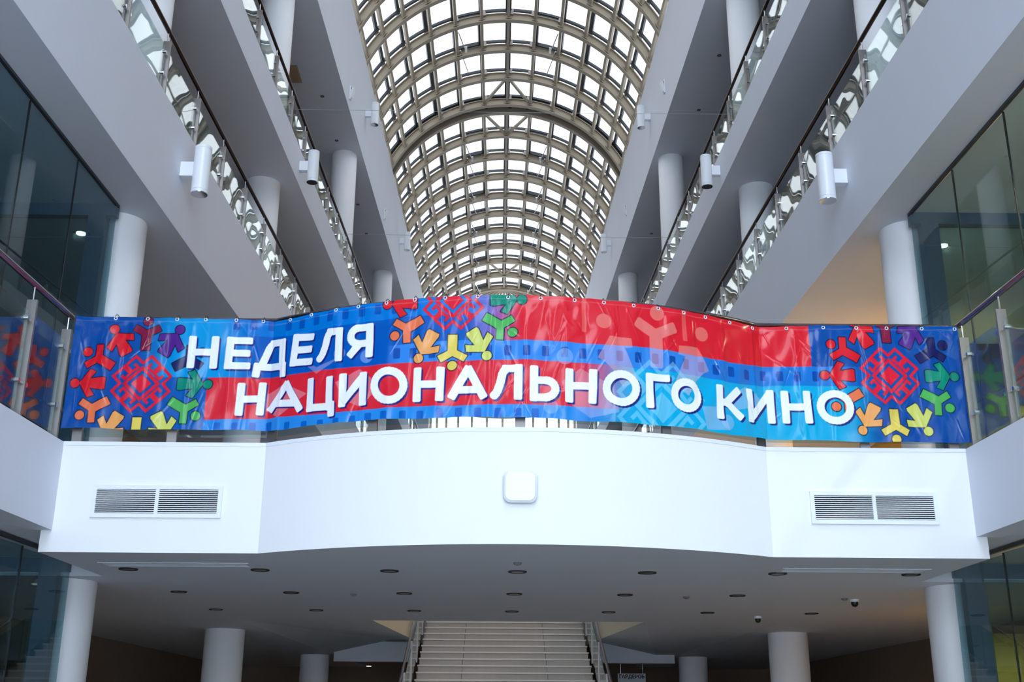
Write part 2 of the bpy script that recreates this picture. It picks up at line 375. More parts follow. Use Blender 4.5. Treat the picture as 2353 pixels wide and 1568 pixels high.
# ------------------------------------------------------------------ shopfronts behind the side galleries
def shop(s, z0, z1, ln, zone):
    y_e = 11.3; off = .452
    root = tag(empty('shopfront', (s*(hw(y_e)+off), y_e, z0)), f'dark tinted glass shopfront on the {SIDE[s]} of the {ln}', 'shopfront', kind='structure')
    X = lambda y: s*(hw(y)+off)
    G().beam((X(3.3), 3.3, z1-.015), (X(y_e), y_e, z1-.015), .035, .03).build('head_rail', M['dark_alu'], root)
    G().beam((X(3.3), 3.3, z0+.05), (X(y_e), y_e, z0+.05), .08, .10).build('sill_rail', M['dark_alu'], root)
    ys = [y_e-.01-1.14*k for k in range(8)]
    for k in range(7):
        a, b = ys[k+1]+.006, ys[k]-.006
        G().beam((X(a), a, (z0+z1)/2), (X(b), b, (z0+z1)/2+.02), .012, z1-z0-.14).build('pane', M['shop_glass'], root)
        if k: G().beam((X(ys[k]), ys[k], z0+.1), (X(ys[k]), ys[k], z1-.05), .014, .014, (0, 1, 0)).build('seal', M['black'], root)
    # return wall across, behind the column
    x0 = hw(y_e)+off
    G().box(*sorted((s*x0, s*9.5)), y_e-.05, y_e+.05, z1-.14, z1).build('return_head', M['frame_blue'], root)
    for xx, w in ((x0+.10, .19), (x0+1.55, .10), (x0+3.0, .10)):
        G().box(*sorted((s*xx, s*(xx+w))), y_e-.06, y_e+.06, z0, z1-.14).build('return_post', M['frame_blue'], root)
    px = [x0+.29, x0+1.55, x0+3.0, 9.4]
    for q in range(3):
        G().box(*sorted((s*(px[q]+(.10 if q else 0)), s*px[q+1])), y_e-.006, y_e+.006, z0+.02, z1-.15).build('return_pane', M['shop_glass'], root)
    return root
for s in (-1, 1):
    shop(s, Z1T, Z2B, 'first floor', 1); shop(s, 0, 3.13, 'ground floor', 0)
    if s > 0: tag(G().box(6.9, 7.05, 3.0, 11.2, Z1T, Z2B).build('wall_shop_upper_right', M['wall_yellow']), 'ochre inner wall seen through the right first-floor glass', 'wall', kind='structure')
    mt = M['wall_yellow'] if s > 0 else M['wall_brown']
    tag(G().box(*sorted((s*6.6, s*6.75)), 3.0, 11.2, 0, Z1B).build('wall_shop_ground_'+SIDE[s], mt), f'{"ochre" if s>0 else "taupe"} inner wall seen through the {SIDE[s]} ground-floor glass', 'wall', kind='structure')
    tag(G().box(*sorted((s*7.4, s*7.55)), 11.5, 30, Z1T, Z2B).build('wall_gallery_'+SIDE[s], mt), f'plain back wall of the {SIDE[s]} first-floor gallery', 'wall', kind='structure')
    tag(G().box(*sorted((s*6.9, s*7.05)), 11.5, 30, 0, ZBR).build('wall_lobby_'+SIDE[s], M['wall_brown']), f'taupe side wall of the ground-floor lobby on the {SIDE[s]}', 'wall', kind='structure')

tag(G().box(5.0, 6.9, 13.4, 13.5, 0, 2.62).build('partition', M['wall_yellow']), 'ochre partition wall in the ground-floor lobby on the right', 'partition', kind='structure')
tag(G().box(5.2, 7.4, 14.2, 14.3, Z1T, 6.45).build('partition', M['wall_yellow']), 'ochre partition wall in the first-floor gallery on the right', 'partition', kind='structure')
# ================================================================== RAILINGS
post_me = G().box(-.042, .042, -.015, .015, 0, 1).mesh('post', M['post'])
def clamp_mesh():
    g = G().tube([(0, -.075, 0), (0, .075, 0)], .009, 8)
    for yy in (-.075, .075): g.tube([(-.022, yy, 0), (.022, yy, 0)], .02, 10)
    return g.mesh('clamp', M['chrome'], True)
clamp_me = clamp_mesh()
pin_me = G().tube([(0, 0, 0), (0, 0, 1)], .008, 8).mesh('pin', M['chrome'], True)
def add_post(root, x, y, zb, zr, rz=0, crz=0):
    """zb base, zr underside of the handrail"""
    L = zr-zb-.12
    b = wloc(root)
    p = inst('post', post_me, root, (x-b[0], y-b[1], zb-b[2]), rz); p.scale = (1, 1, L)
    q = inst('pin', pin_me, p, (0, 0, 1)); q.scale = (1, 1, (zr-zb-L)/L)
    for z in (L-.18, .30):
        c = inst('clamp', clamp_me, p, (0, 0, z/L), crz); c.scale = (1, 1, 1/L)
def side_railing(s, zb, zr, ys, label, railmat, y_end):
    off = .08; X = lambda y: s*(hw(y)+off)
    root = tag(empty('glass_railing', (X(ys[0]), ys[0], zb)), label, 'railing')
    G().tube([(X(y), y, zr) for y in (ys[0]-.6, (ys[0]+y_end)/2, y_end)], .027, 12).build('handrail', railmat, root, smooth=True)
    for y in ys: add_post(root, X(y), y, zb, zr-.02)
    for a, b in zip(ys[:-1], ys[1:]):
        ya, yb = a+.055, b-.055
        G().beam((X(ya), ya, (zb+.06+zr-.24)/2), (X(yb), yb, (zb+.06+zr-.24)/2), .012, zr-.24-zb-.06).build('glass_panel', M['rail_glass'], root)
    return root
for s in (-1, 1):
    n = SIDE[s]
    side_railing(s, Z2T-.02, 9.12, [11.17+1.243*k for k in range(-5, 27)], f'glass railing with dark handrail on the {n} second-floor gallery', M['handrail'], 44)
    side_railing(s, Z3T-.02, 12.12, [14.83+1.25*k for k in range(-5, 23)], f'glass railing with dark handrail on the {n} third-floor gallery', M['handrail'], 44)
    side_railing(s, Z1T, 5.065, [8.84-1.24*k for k in range(7, -1, -1)]+[9.58], f'glass railing with steel handrail meeting the {n} end of the banner', M['rail_steel'], 9.65)
YR = 9.69
rp = front_path(YR, xe=3.95)
def on_path(pts, x):
    for (a, b), (c, d) in zip(pts[:-1], pts[1:]):
        if a <= x <= c: return b+(d-b)*(x-a)/(c-a), math.atan2(d-b, c-a)
    return pts[-1][1], 0
root = tag(empty('glass_railing', (0, 9.1, Z1T)), 'curved glass railing along the bridge front, behind the banner', 'railing')
G().tube([(x, y, 5.065) for x, y in rp], .024, 12).build('handrail', M['rail_steel'], root, smooth=True)
pxs = [-3.86, -3.03, -2.15, -1.22, .02, 1.26, 2.16, 3.08, 3.87]
for x in pxs:
    y, an = on_path(rp, x); add_post(root, x, y, Z1T, 5.045, an, math.pi/2)
for a, b in zip(pxs[:-1], pxs[1:]):
    n = 8; P = []
    for i in range(n+1):
        x = a+.055+(b-a-.11)*i/n; P.append((x, on_path(rp, x)[0]))
    g = G().prism(P+[(x, y+.012) for x, y in P[::-1]], Z1T+.06, 4.84); g.build('glass_panel', M['rail_glass'], root)

# ================================================================== BANNER
ART = {
    'words': [["Н", [[1.033, 4.884], [1.307, 4.879], [1.303, 4.578], [1.032, 4.58]]], ["Е", [[1.373, 4.879], [1.604, 4.877], [1.598, 4.573], [1.365, 4.571]]], ["Д", [[1.645, 4.861], [1.951, 4.839], [1.963, 4.548], [1.632, 4.569]]], ["Е", [[2.022, 4.867], [2.248, 4.845], [2.247, 4.551], [2.0, 4.566]]], ["Л", [[2.295, 4.871], [2.541, 4.857], [2.547, 4.55], [2.278, 4.555]]], ["Я", [[2.591, 4.871], [2.834, 4.864], [2.837, 4.56], [2.584, 4.558]]], ["Н", [[1.501, 4.448], [1.759, 4.455], [1.748, 4.156], [1.496, 4.146]]], ["А", [[1.783, 4.471], [2.178, 4.427], [2.167, 4.131], [1.773, 4.168]]], ["Ц", [[2.207, 4.432], [2.47, 4.424], [2.477, 4.121], [2.208, 4.13]]], ["И", [[2.533, 4.436], [2.791, 4.431], [2.795, 4.135], [2.535, 4.135]]], ["О", [[2.826, 4.466], [3.16, 4.445], [3.169, 4.118], [2.839, 4.135]]], ["Н", [[3.212, 4.434], [3.481, 4.429], [3.477, 4.127], [3.215, 4.13]]], ["А", [[3.514, 4.447], [3.847, 4.439], [3.844, 4.126], [3.511, 4.129]]], ["Л", [[3.862, 4.435], [4.134, 4.44], [4.131, 4.135], [3.855, 4.126]]], ["Ь", [[4.196, 4.431], [4.444, 4.43], [4.442, 4.126], [4.192, 4.122]]], ["Н", [[4.492, 4.416], [4.765, 4.421], [4.755, 4.122], [4.489, 4.122]]], ["О", [[4.816, 4.427], [5.147, 4.434], [5.133, 4.116], [4.802, 4.112]]], ["Г", [[5.195, 4.426], [5.416, 4.427], [5.416, 4.121], [5.196, 4.121]]], ["О", [[5.425, 4.414], [5.732, 4.415], [5.719, 4.111], [5.42, 4.114]]], ["К", [[5.875, 4.398], [6.15, 4.404], [6.157, 4.098], [5.874, 4.091]]], ["И", [[6.197, 4.403], [6.501, 4.425], [6.5, 4.114], [6.204, 4.101]]], ["Н", [[6.562, 4.417], [6.828, 4.419], [6.832, 4.117], [6.561, 4.115]]], ["О", [[6.879, 4.431], [7.214, 4.43], [7.207, 4.111], [6.876, 4.112]]]],
    'rings': [[0.652, 4.432], [3.542, 5.02], [7.559, 4.568]],
    'perT': [[1.447, 4.992], [1.603, 4.994], [1.761, 4.983], [1.961, 4.956], [2.11, 4.95], [2.261, 4.963], [2.409, 4.974], [2.558, 4.975], [2.718, 4.98], [2.87, 4.985], [3.027, 4.976], [3.191, 4.983]],
    'perM': [[3.057, 4.57], [3.202, 4.564], [3.368, 4.555], [3.522, 4.565], [3.68, 4.568], [3.846, 4.565], [4.01, 4.565], [4.167, 4.562], [4.326, 4.562], [4.485, 4.556], [4.641, 4.552], [4.8, 4.553], [4.964, 4.553], [5.132, 4.554], [5.288, 4.557], [5.443, 4.549], [5.582, 4.542], [5.732, 4.533], [5.883, 4.53], [6.047, 4.535], [6.218, 4.533], [6.412, 4.552], [6.567, 4.55], [6.727, 4.551], [6.892, 4.557]],
    'perB': [[1.352, 4.038], [1.508, 4.04], [1.66, 4.041], [1.805, 4.043], [2.005, 4.022], [2.19, 4.009], [2.357, 4.003], [2.519, 3.999], [2.669, 4.009], [2.817, 4.02], [2.962, 4.025], [3.131, 4.015], [3.281, 4.007], [3.447, 4.023], [3.606, 4.022], [3.766, 4.019], [3.931, 4.018], [4.096, 4.019], [4.239, 4.017]],
    'topstrip_b': [[1.011, 4.892], [1.362, 4.892], [1.596, 4.894], [1.984, 4.858], [2.144, 4.857], [2.416, 4.871], [2.673, 4.879], [2.919, 4.882], [3.194, 4.895], [3.686, 4.891], [4.093, 4.895]],
    'red_t': [[1.212, 4.494], [1.666, 4.498], [1.982, 4.49], [2.398, 4.487], [2.818, 4.479], [3.09, 4.482], [3.69, 4.476], [4.156, 4.482], [4.496, 4.472], [4.828, 4.467], [5.154, 4.457], [5.506, 4.454], [5.677, 4.449], [6.111, 4.432], [6.517, 4.464], [6.847, 4.467], [7.217, 4.467]],
    'red_b': [[1.247, 4.108], [1.581, 4.119], [1.888, 4.123], [2.468, 4.092], [2.951, 4.097], [3.559, 4.085], [4.045, 4.096], [4.347, 4.093], [4.82, 4.087], [5.245, 4.072]],
    'up_b': [[3.009, 4.642], [3.317, 4.656], [3.616, 4.659], [3.887, 4.657], [4.35, 4.655], [4.707, 4.64], [5.245, 4.651], [5.514, 4.636], [5.687, 4.63], [6.125, 4.618], [6.358, 4.637], [6.574, 4.639], [6.862, 4.646], [7.234, 4.646]],
    'eye': [[0.353, 5.056], [0.642, 5.059], [0.905, 5.057], [1.163, 5.06], [1.438, 5.05], [1.681, 5.049], [1.971, 5.012], [2.202, 5.016], [2.458, 5.035], [2.681, 5.039], [2.944, 5.052], [3.2, 5.058], [3.469, 5.045], [3.747, 5.047], [4.007, 5.049], [4.285, 5.045], [4.577, 5.041], [4.833, 5.038], [5.1, 5.034], [5.327, 5.028], [5.576, 5.024], [5.798, 5.012], [6.062, 5.007], [6.326, 5.002], [6.659, 5.025], [6.992, 5.037], [7.293, 5.036], [7.57, 5.026], [7.891, 5.025], [8.197, 5.024]],
}
XL, XR, BY, BS = -3.975, 4.0, 9.60, .64
BR = (XK**2+BS**2)/(2*BS); BT = math.asin(XK/BR); BC = BY-BS+BR; BL1 = -XK-XL; BLA = 2*BR*BT; BLT = BL1+BLA+XR-XK
CELL = .004
sv = np.linspace(0, BLT, int(BLT/CELL)); nz = 266
TOP = np.interp(sv, [0, 1.5, 1.95, 2.4, 3.2, 4.0, 5.3, 6.0, 6.35, 7, BLT], [5.062, 5.05, 5.022, 5.04, 5.06, 5.066, 5.045, 5.022, 5.018, 5.045, 5.045])
BOT = np.interp(sv, [0, 1.74, 4.02, 6.3, BLT], [4.02, 4.014, 3.98, 3.967, 3.958])
# scalloped hems between the eyelets, ragged lower hem
TOP = TOP-.006*np.abs(np.sin(sv*math.pi/.278)); BOT = BOT+.008*np.sin(sv*7.1)*np.sin(sv*2.3+.5)
tt = np.linspace(0, 1, nz)
SS = np.repeat(sv[:, None], nz, 1); ZZ = BOT[:, None]+(TOP-BOT)[:, None]*tt[None]
def L3(c): return np.array(lin(c))
def sm(a, b, x): t = np.clip((x-a)/(b-a), 0, 1); return t*t*(3-2*t)
def ip(key, s=SS): p = np.array(ART[key]); return np.interp(s, p[:, 0], p[:, 1])
def hard(x): return np.clip(x/CELL+.5, 0, 1)
IMG = np.zeros(SS.shape+(3,)); IMG[:] = L3((0, 74, 160))
def over(c, a): IMG[:] = IMG*(1-a[..., None])+L3(c)*a[..., None]
tz, rt_, rb_, ub_ = ip('topstrip_b'), ip('red_t'), ip('red_b'), ip('up_b')
over((0, 150, 216), sm(.55, 1.0, SS)*hard(ZZ-rt_))
over((0, 88, 182), sm(1.25, 1.7, SS)*hard(ZZ-rt_))
over((0, 92, 176), sm(.7, 1.1, SS)*hard(rt_-ZZ))
over((0, 118, 206), sm(1.2, 1.75, SS)*hard(ZZ-tz)*(1-sm(3.9, 4.3, SS)))
over((120, 110, 185), .75*sm(3.62, 3.85, SS)*hard(ZZ-ub_))
over((224, 30, 48), sm(3.8, 4.15, SS)*hard(ZZ-ub_))
over((0, 74, 160), hard(SS-6.86)*hard(ZZ-ub_))
over((0, 168, 218), sm(4.55, 5.15, SS)*hard(rt_-ZZ))
over((40, 138, 222), hard(rb_-ZZ)*hard(SS-1.231)*(1-sm(4.5, 5.0, SS)))
over((222, 36, 54), hard(SS-1.231)*hard(rt_-ZZ)*hard(ZZ-rb_)*(1-sm(4.55, 5.1, SS)))
over((48, 132, 220), sm(2.95, 3.1, SS)*hard(ub_-ZZ)*hard(ZZ-rt_)*(1-sm(5.4, 6.6, SS)))
over((20, 118, 208), sm(5.4, 6.4, SS)*hard(ub_-ZZ)*hard(ZZ-rt_)*(1-sm(7.0, 7.6, SS)))
over((0, 74, 160), sm(7.05, 7.5, SS))
def win(s0, s1, z0, z1):
    i0, i1 = np.searchsorted(sv, [s0-.02, s1+.02]); return slice(max(i0, 0), min(i1, len(sv)))
def put(dist, box, c, alpha=1.0, grow=0):
    w = win(*box)
    if w.start >= w.stop: return
    d = dist(SS[w], ZZ[w])-grow; a = np.clip(.5-d/CELL, 0, 1)[..., None]*alpha
    IMG[w] = IMG[w]*(1-a)+L3(c)*a
def d_circ(c, r): return lambda x, y: np.hypot(x-c[0], y-c[1])-r
def d_bar(a, b, hwid, ext=0.0, rad=.01):
    a = np.array(a, float); b = np.array(b, float); L_ = np.hypot(*(b-a))+1e-9; e = (b-a)/L_; mid = (a+b)/2
    def f(x, y):
        u = np.abs((x-mid[0])*e[0]+(y-mid[1])*e[1])-(L_/2+ext-rad); v = np.abs(-(x-mid[0])*e[1]+(y-mid[1])*e[0])-(hwid-rad)
        return np.hypot(np.maximum(u, 0), np.maximum(v, 0))+np.minimum(np.maximum(u, v), 0)-rad
    return f
def d_poly(P):
    P = np.array(P, float)
    def f(x, y):
        d = np.full(x.shape, 9.0); ins = np.zeros(x.shape, bool)
        for i in range(len(P)):
            a, b = P[i-1], P[i]; e = b-a; w0, w1 = x-a[0], y-a[1]
            t = np.clip((w0*e[0]+w1*e[1])/(e@e+1e-12), 0, 1); d = np.minimum(d, np.hypot(w0-t*e[0], w1-t*e[1]))
            cond = ((a[1] > y) != (b[1] > y)) & (x < (b[0]-a[0])*(y-a[1])/(b[1]-a[1]+1e-12)+a[0]); ins ^= cond
        return np.where(ins, -d, d)
    return f
def d_any(*fs):
    def f(x, y):
        d = fs[0](x, y)
        for q in fs[1:]: d = np.minimum(d, q(x, y))
        return d
    return f
# film perforations
for key, dark in (('perT', (0, 78, 170)), ('perM', (0, 68, 162)), ('perB', (0, 92, 190))):
    for (x, y) in ART[key]: put(d_bar((x, y-.018), (x, y+.018), .030, .028, .012), (x-.06, x+.06, 0, 0), dark, .9)
# pale ghost figures and ornament
def ghost_man(c, k=1.0, al=.28, flip=1):
    x, y = c
    put(d_circ((x, y), .066*k), (x-.1, x+.1, 0, 0), (255, 190, 170), al)
    put(d_any(d_bar((x-.02*k, y-.17*k), (x-.02*k, y-.50*k), .06*k, 0, .02), d_bar((x-.02*k, y-.2*k), (x-.20*k, y-.09*k), .05*k, 0, .02), d_bar((x-.02*k, y-.2*k), (x+.17*k, y-.11*k), .05*k, 0, .02)), (x-.4, x+.4, 0, 0), (255, 200, 185), al)
def ghost_dress(c, k=1.0, al=.26, flip=1):
    x, y = c
    put(d_circ((x, y), .066*k), (x-.1, x+.1, 0, 0), (255, 190, 170), al)
    P = [(x+flip*p[0]*k, y+p[1]*k) for p in ((.05, -.13), (.24, -.14), (.25, -.22), (.18, -.23), (.30, -.50), (.16, -.58), (.08, -.44), (.0, -.36), (-.06, -.33))]
    put(d_poly(P), (x-.5, x+.5, 0, 0), (255, 200, 185), al)
ghost_dress((4.83, 4.856)); ghost_man((5.32, 4.975)); ghost_dress((5.756, 4.84), 1, .26, -1)
for c, r in (((4.49, 4.52), .07), ((2.52, 4.62), .055), ((2.78, 4.57), .06), ((5.98, 4.07), .065), ((4.37, 4.08), .06)): put(d_circ(c, r), (c[0]-.1, c[0]+.1, 0, 0), (170, 205, 250), .3)
for x in (4.66, 5.58): put(d_bar((x, 4.75), (x, 5.05), .02, 0, .002), (x-.05, x+.05, 0, 0), (255, 170, 150), .2)
for P in ([(4.46, 4.30), (4.62, 4.42), (4.9, 4.28), (4.95, 4.06), (4.7, 4.0), (4.52, 4.12)], [(5.95, 4.28), (6.2, 4.42), (6.42, 4.30), (6.2, 4.22), (6.02, 4.18)], [(5.72, 4.18), (5.92, 4.2), (6.0, 4.0), (5.76, 3.98)], [(2.5, 4.36), (2.72, 4.46), (2.92, 4.30), (2.75, 4.12), (2.58, 4.2)], [(1.62, 4.28), (1.95, 4.42), (2.2, 4.3), (1.9, 4.12)], [(2.05, 4.66), (2.3, 4.52), (2.55, 4.6), (2.3, 4.46)]):
    put(d_poly(P), (min(p[0] for p in P), max(p[0] for p in P), 0, 0), (230, 215, 235), .2)
HOOK = [(.005, .192), (.069, .252), (.154, .17), (.092, .107), (.042, .15), (.067, .174)]
def ornament(c, k, col, line, al=1.0):
    fs = []
    for q in range(4):
        ca, sa = math.cos(q*math.pi/2), math.sin(q*math.pi/2)
        for s in (-1, 1):
            P = [(s*x*k, y*k) for x, y in HOOK]; P = [(c[0]+x*ca-y*sa, c[1]+x*sa+y*ca) for x, y in P]
            fs += [d_bar(a, b, .0115*k, .0115*k, .001) for a, b in zip(P[:-1], P[1:])]
        d = .145*k; a = (c[0]+d*math.cos(q*math.pi/2), c[1]+d*math.sin(q*math.pi/2)); b = (c[0]+d*math.cos((q+1)*math.pi/2), c[1]+d*math.sin((q+1)*math.pi/2))
        fs.append(d_bar(a, b, .0135*k, .0135*k, .001))
    dia = [(c[0]+.088*k*math.cos(q*math.pi/2), c[1]+.088*k*math.sin(q*math.pi/2)) for q in range(4)]
    fs.append(d_poly(dia)); f = d_any(*fs); bx_ = (c[0]-.3*k, c[0]+.3*k, 0, 0)
    if line: put(f, bx_, (70, 16, 50), .8, .003)
    put(f, bx_, col, al)
ornament((5.34, 4.13), 1.55, (150, 225, 250), False, .35)
FIG = [(132, 20, 62), (84, 34, 136), (26, 30, 92), (0, 136, 112), (78, 176, 86), (208, 212, 104), (228, 204, 92), (238, 164, 92), (238, 118, 78), (222, 26, 42), (222, 26, 42), (222, 26, 42)]
def figure(c, q, col):
    a = math.radians(90-30*q); ux, uy = math.cos(a), math.sin(a); vx, vy = -uy, ux
    T = lambda t, r: (c[0]+ux*r+vx*t, c[1]+uy*r+vy*t)
    head = d_circ(T(0, .585), .041)
    if q % 2 == 0: f = d_any(d_bar(T(0, .31), T(0, .475), .040, 0, .001), d_bar(T(0, .465), T(.112, .525), .031, 0, .001), d_bar(T(0, .465), T(-.112, .525), .031, 0, .001), d_circ(T(0, .462), .036))
    else: f = d_any(d_poly([T(.033, .51), T(.058, .34), T(.05, .318), T(-.05, .318), T(-.058, .34), T(-.033, .51)]), d_poly([T(0, .545), T(.13, .462), T(.108, .405), T(.03, .46), T(-.03, .46), T(-.108, .405), T(-.13, .462)]))
    f2 = d_any(head, f); bx_ = (c[0]+ux*.45-.22, c[0]+ux*.45+.22, 0, 0)
    put(f2, bx_, (16, 18, 50), 1, .009); put(f2, bx_, col)
for c in ART['rings']:
    ornament(c, 1, (226, 26, 54), True)
    for q in range(12): figure(c, q, FIG[q])
# lettering
def ell(x0, x1, y0, y1, a0, a1, n=14):
    return [((x0+x1)/2+(x1-x0)/2*math.cos(math.radians(a0+(a1-a0)*i/n)), (y0+y1)/2+(y1-y0)/2*math.sin(math.radians(a0+(a1-a0)*i/n))) for i in range(n+1)]
GL = {'Н': [[(0, 0), (0, 1)], [(1, 0), (1, 1)], [(0, .5), (1, .5)]],
      'Е': [[(0, 0), (0, 1)], [(0, 1), (1, 1)], [(0, .5), (.93, .5)], [(0, 0), (1, 0)]],
      'Д': [[(.5, 1), (.95, 1)], [(.95, 1), (.95, 0)], [(.5, 1), (.36, .84), (.24, .45), (.1, 0)], [(0, 0), (1, 0)], [(-.03, 0), (-.05, -.30)], [(1, 0), (.99, -.30)]],
      'Л': [[(1, 0), (1, 1)], [(.5, 1), (1, 1)], [(.5, 1), (.36, .84), (.27, .45), (.15, .14), (0, -.02)]],
      'Я': [[(1, 0), (1, 1)], [(1, 1), (.42, 1)], ell(0, .84, .4, 1, 90, 270), [(.42, .4), (1, .4)], [(.48, .4), (.02, 0)]],
      'А': [[(0, 0), (.5, 1)], [(1, 0), (.5, 1)], [(.2, .24), (.8, .24)]],
      'Ц': [[(0, 0), (0, 1)], [(1, 0), (1, 1)], [(0, 0), (1, 0)], [(1.1, .04), (1.1, -.24)]],
      'И': [[(0, 0), (0, 1)], [(1, 0), (1, 1)], [(.04, .04), (.96, .96)]],
      'О': [ell(0, 1, 0, 1, 0, 360, 30)],
      'Ь': [[(0, 0), (0, 1)], [(0, .62), (.5, .62)], ell(0, 1, 0, .62, 90, -90), [(.5, 0), (0, 0)]],
      'Г': [[(0, 0), (0, 1)], [(0, 1), (1, 1)]],
      'К': [[(0, 0), (0, 1)], [(0, .5), (.35, .5)], [(.3, .46), (.95, 1)], [(.36, .52), (1, 0)]]}
HWL = .0345
def letter(ch, cn):
    TL, TR, BR_, BL = [np.array(p) for p in cn]
    wd = (np.hypot(*(TR-TL))+np.hypot(*(BR_-BL)))/2; ht = (np.hypot(*(TL-BL))+np.hypot(*(TR-BR_)))/2; ix, iy = HWL/wd, HWL/ht
    def mp(p):
        x = ix+p[0]*(1-2*ix); y = iy+p[1]*(1-2*iy); return (BL*(1-x)+BR_*x)*(1-y)+(TL*(1-x)+TR*x)*y
    fs = []
    for st in GL[ch]:
        P = [mp(p) for p in st]
        for i, (a, b) in enumerate(zip(P[:-1], P[1:])):
            two = len(P) == 2
            fs.append(d_bar(a, b, HWL*(.92 if abs(a[1]-b[1]) < .03 and two else 1), HWL if two and (abs(a[0]-b[0]) < .05 or abs(a[1]-b[1]) < .05) else HWL*.55, .014 if two else .03))
    return d_any(*fs), (min(TL[0], BL[0])-.12, max(TR[0], BR_[0])+.14, 0, 0)
glyphs = [letter(ch, cn) for ch, cn in ART['words']]
for f, b in glyphs:
    put(lambda x, y, f=f: np.minimum(f(x-.016, y+.016), f(x-.009, y+.009)), b, (28, 30, 118))
for f, b in glyphs: put(f, b, (242, 245, 252))
# hem seam
over((255, 255, 255), .06*hard(.004-np.abs(ZZ-(TOP[:, None]-.035))))
# sheet geometry: hanging folds and creases
D = np.zeros(SS.shape)
folds = [.12, .30, .48, .66, .86, 1.05, 1.22, 1.42, 1.6, 1.92, 2.2, 2.5, 2.72, 2.98, 3.2, 3.42, 3.68, 3.86, 4.02, 4.16, 4.32, 4.5, 4.68, 4.92, 5.2, 5.42, 5.7, 5.95, 6.05, 6.3, 6.52, 6.74, 6.9, 7.05, 7.3, 7.52, 7.72, 7.95, 8.1]
for i, c in enumerate(folds):
    am = rng.uniform(.004, .010)*(1 if i % 2 else -.8); wd = rng.uniform(.018, .045); sl = rng.uniform(-.05, .05)
    zc = rng.uniform(.2, .8); prof = np.clip(.45+.55*np.cos((tt-zc)*2.2), 0, 1)[None]
    D += am*np.exp(-((SS-c-sl*(ZZ-4.5))/wd)**2)*prof
for k in range(26):
    fx, fz, ph = rng.normal(0, 20), rng.normal(0, 11), rng.uniform(0, 6.3); D += .0011*np.sin(fx*SS+fz*ZZ+ph)
for k in range(170):       # short creases
    c0, c1 = rng.uniform(0, BLT), rng.uniform(4.0, 5.05); an = rng.normal(1.25, .35)*(1 if rng.random() < .5 else -1); ln_ = rng.uniform(.05, .16); w_ = rng.uniform(.006, .014)
    u = (SS-c0)*math.cos(an)+(ZZ-c1)*math.sin(an); v_ = -(SS-c0)*math.sin(an)+(ZZ-c1)*math.cos(an)
    D += rng.uniform(.0015, .004)*np.exp(-(u/ln_)**2-(v_/w_)**2)*(1 if rng.random() < .5 else -1)
D += .012*(1-tt[None])**2*np.sin(SS*2.1+.4)          # loose lower hem
D *= sm(0, .08, 1-tt)[None]*.9+.1
ang = np.where(SS < BL1, 0, np.where(SS > BL1+BLA, 0, (SS-BL1)/BR-BT))
PX = np.where(SS < BL1, XL+SS, np.where(SS > BL1+BLA, XK+SS-BL1-BLA, BR*np.sin(ang))); PY = np.where((SS < BL1) | (SS > BL1+BLA), BY, BC-BR*np.cos(ang))
co = np.stack([PX+D*np.sin(ang), PY-np.abs(D)*np.cos(ang)*np.sign(D), ZZ], -1).reshape(-1, 3)
ban = empty('banner', (0, 9.3, 4.0)); tag(ban, 'glossy vinyl banner with white lettering and ring figures tied along the bridge railing', 'banner')
co -= np.array([0, 9.3, 4.0])
ns = len(sv); me = bpy.data.meshes.new('sheet'); nv = ns*nz
ii, jj = np.meshgrid(np.arange(ns-1), np.arange(nz-1), indexing='ij'); b0 = (ii*nz+jj).ravel()
quads = np.stack([b0, b0+nz, b0+nz+1, b0+1], -1).astype(np.int32)
me.vertices.add(nv); me.vertices.foreach_set('co', co.ravel().astype(np.float32))
me.loops.add(quads.size); me.loops.foreach_set('vertex_index', quads.ravel())
me.polygons.add(len(quads)); me.polygons.foreach_set('loop_start', np.arange(0, quads.size, 4, dtype=np.int32))
me.polygons.foreach_set('use_smooth', np.ones(len(quads), bool)); me.update(calc_edges=True)
at = me.color_attributes.new('print', 'FLOAT_COLOR', 'POINT')
at.data.foreach_set('color', np.concatenate([IMG.reshape(-1, 3), np.ones((nv, 1))], 1).astype(np.float32).ravel())
vm = pbr('glossy_vinyl', (255, 255, 255), .17, coat=.1, spec=.42); nt = vm.node_tree
ca = nt.nodes.new('ShaderNodeVertexColor'); ca.layer_name = 'print'; nt.links.new(ca.outputs[0], nt.nodes['Principled BSDF'].inputs['Base Color'])
me.materials.append(vm)
sheet = bpy.data.objects.new('sheet', me); COL.objects.link(sheet); sheet.parent = ban
ring_me = G().tube([(.013*math.cos(i*math.pi/8), -.002, .013*math.sin(i*math.pi/8)) for i in range(17)], .0045, 6).mesh('eyelet', M['grille'], True)
tie_me = G().tube([(0, -.004, 0), (0, -.012, .02), (.002, .02, .045), (.003, .09, .045), (0, .05, .01), (0, .01, -.004)], .0032, 6).mesh('tie', M['black'], True)
for s_, z_ in ART['eye']:
    s_ = min(s_, BLT-.03); t_ = float(np.interp(s_, sv, TOP)); i = int(np.searchsorted(sv, s_)); i = min(i, ns-1); a_ = float(ang[i, 0])
    px, py = float(PX[i, 0]), float(PY[i, 0]); dz = .024 if s_ > 4 else .012
    e = inst('eyelet', ring_me, ban, (px, py-9.3-.002, t_-dz-4.0), a_)
    inst('tie', tie_me, e, (0, 0, 0))

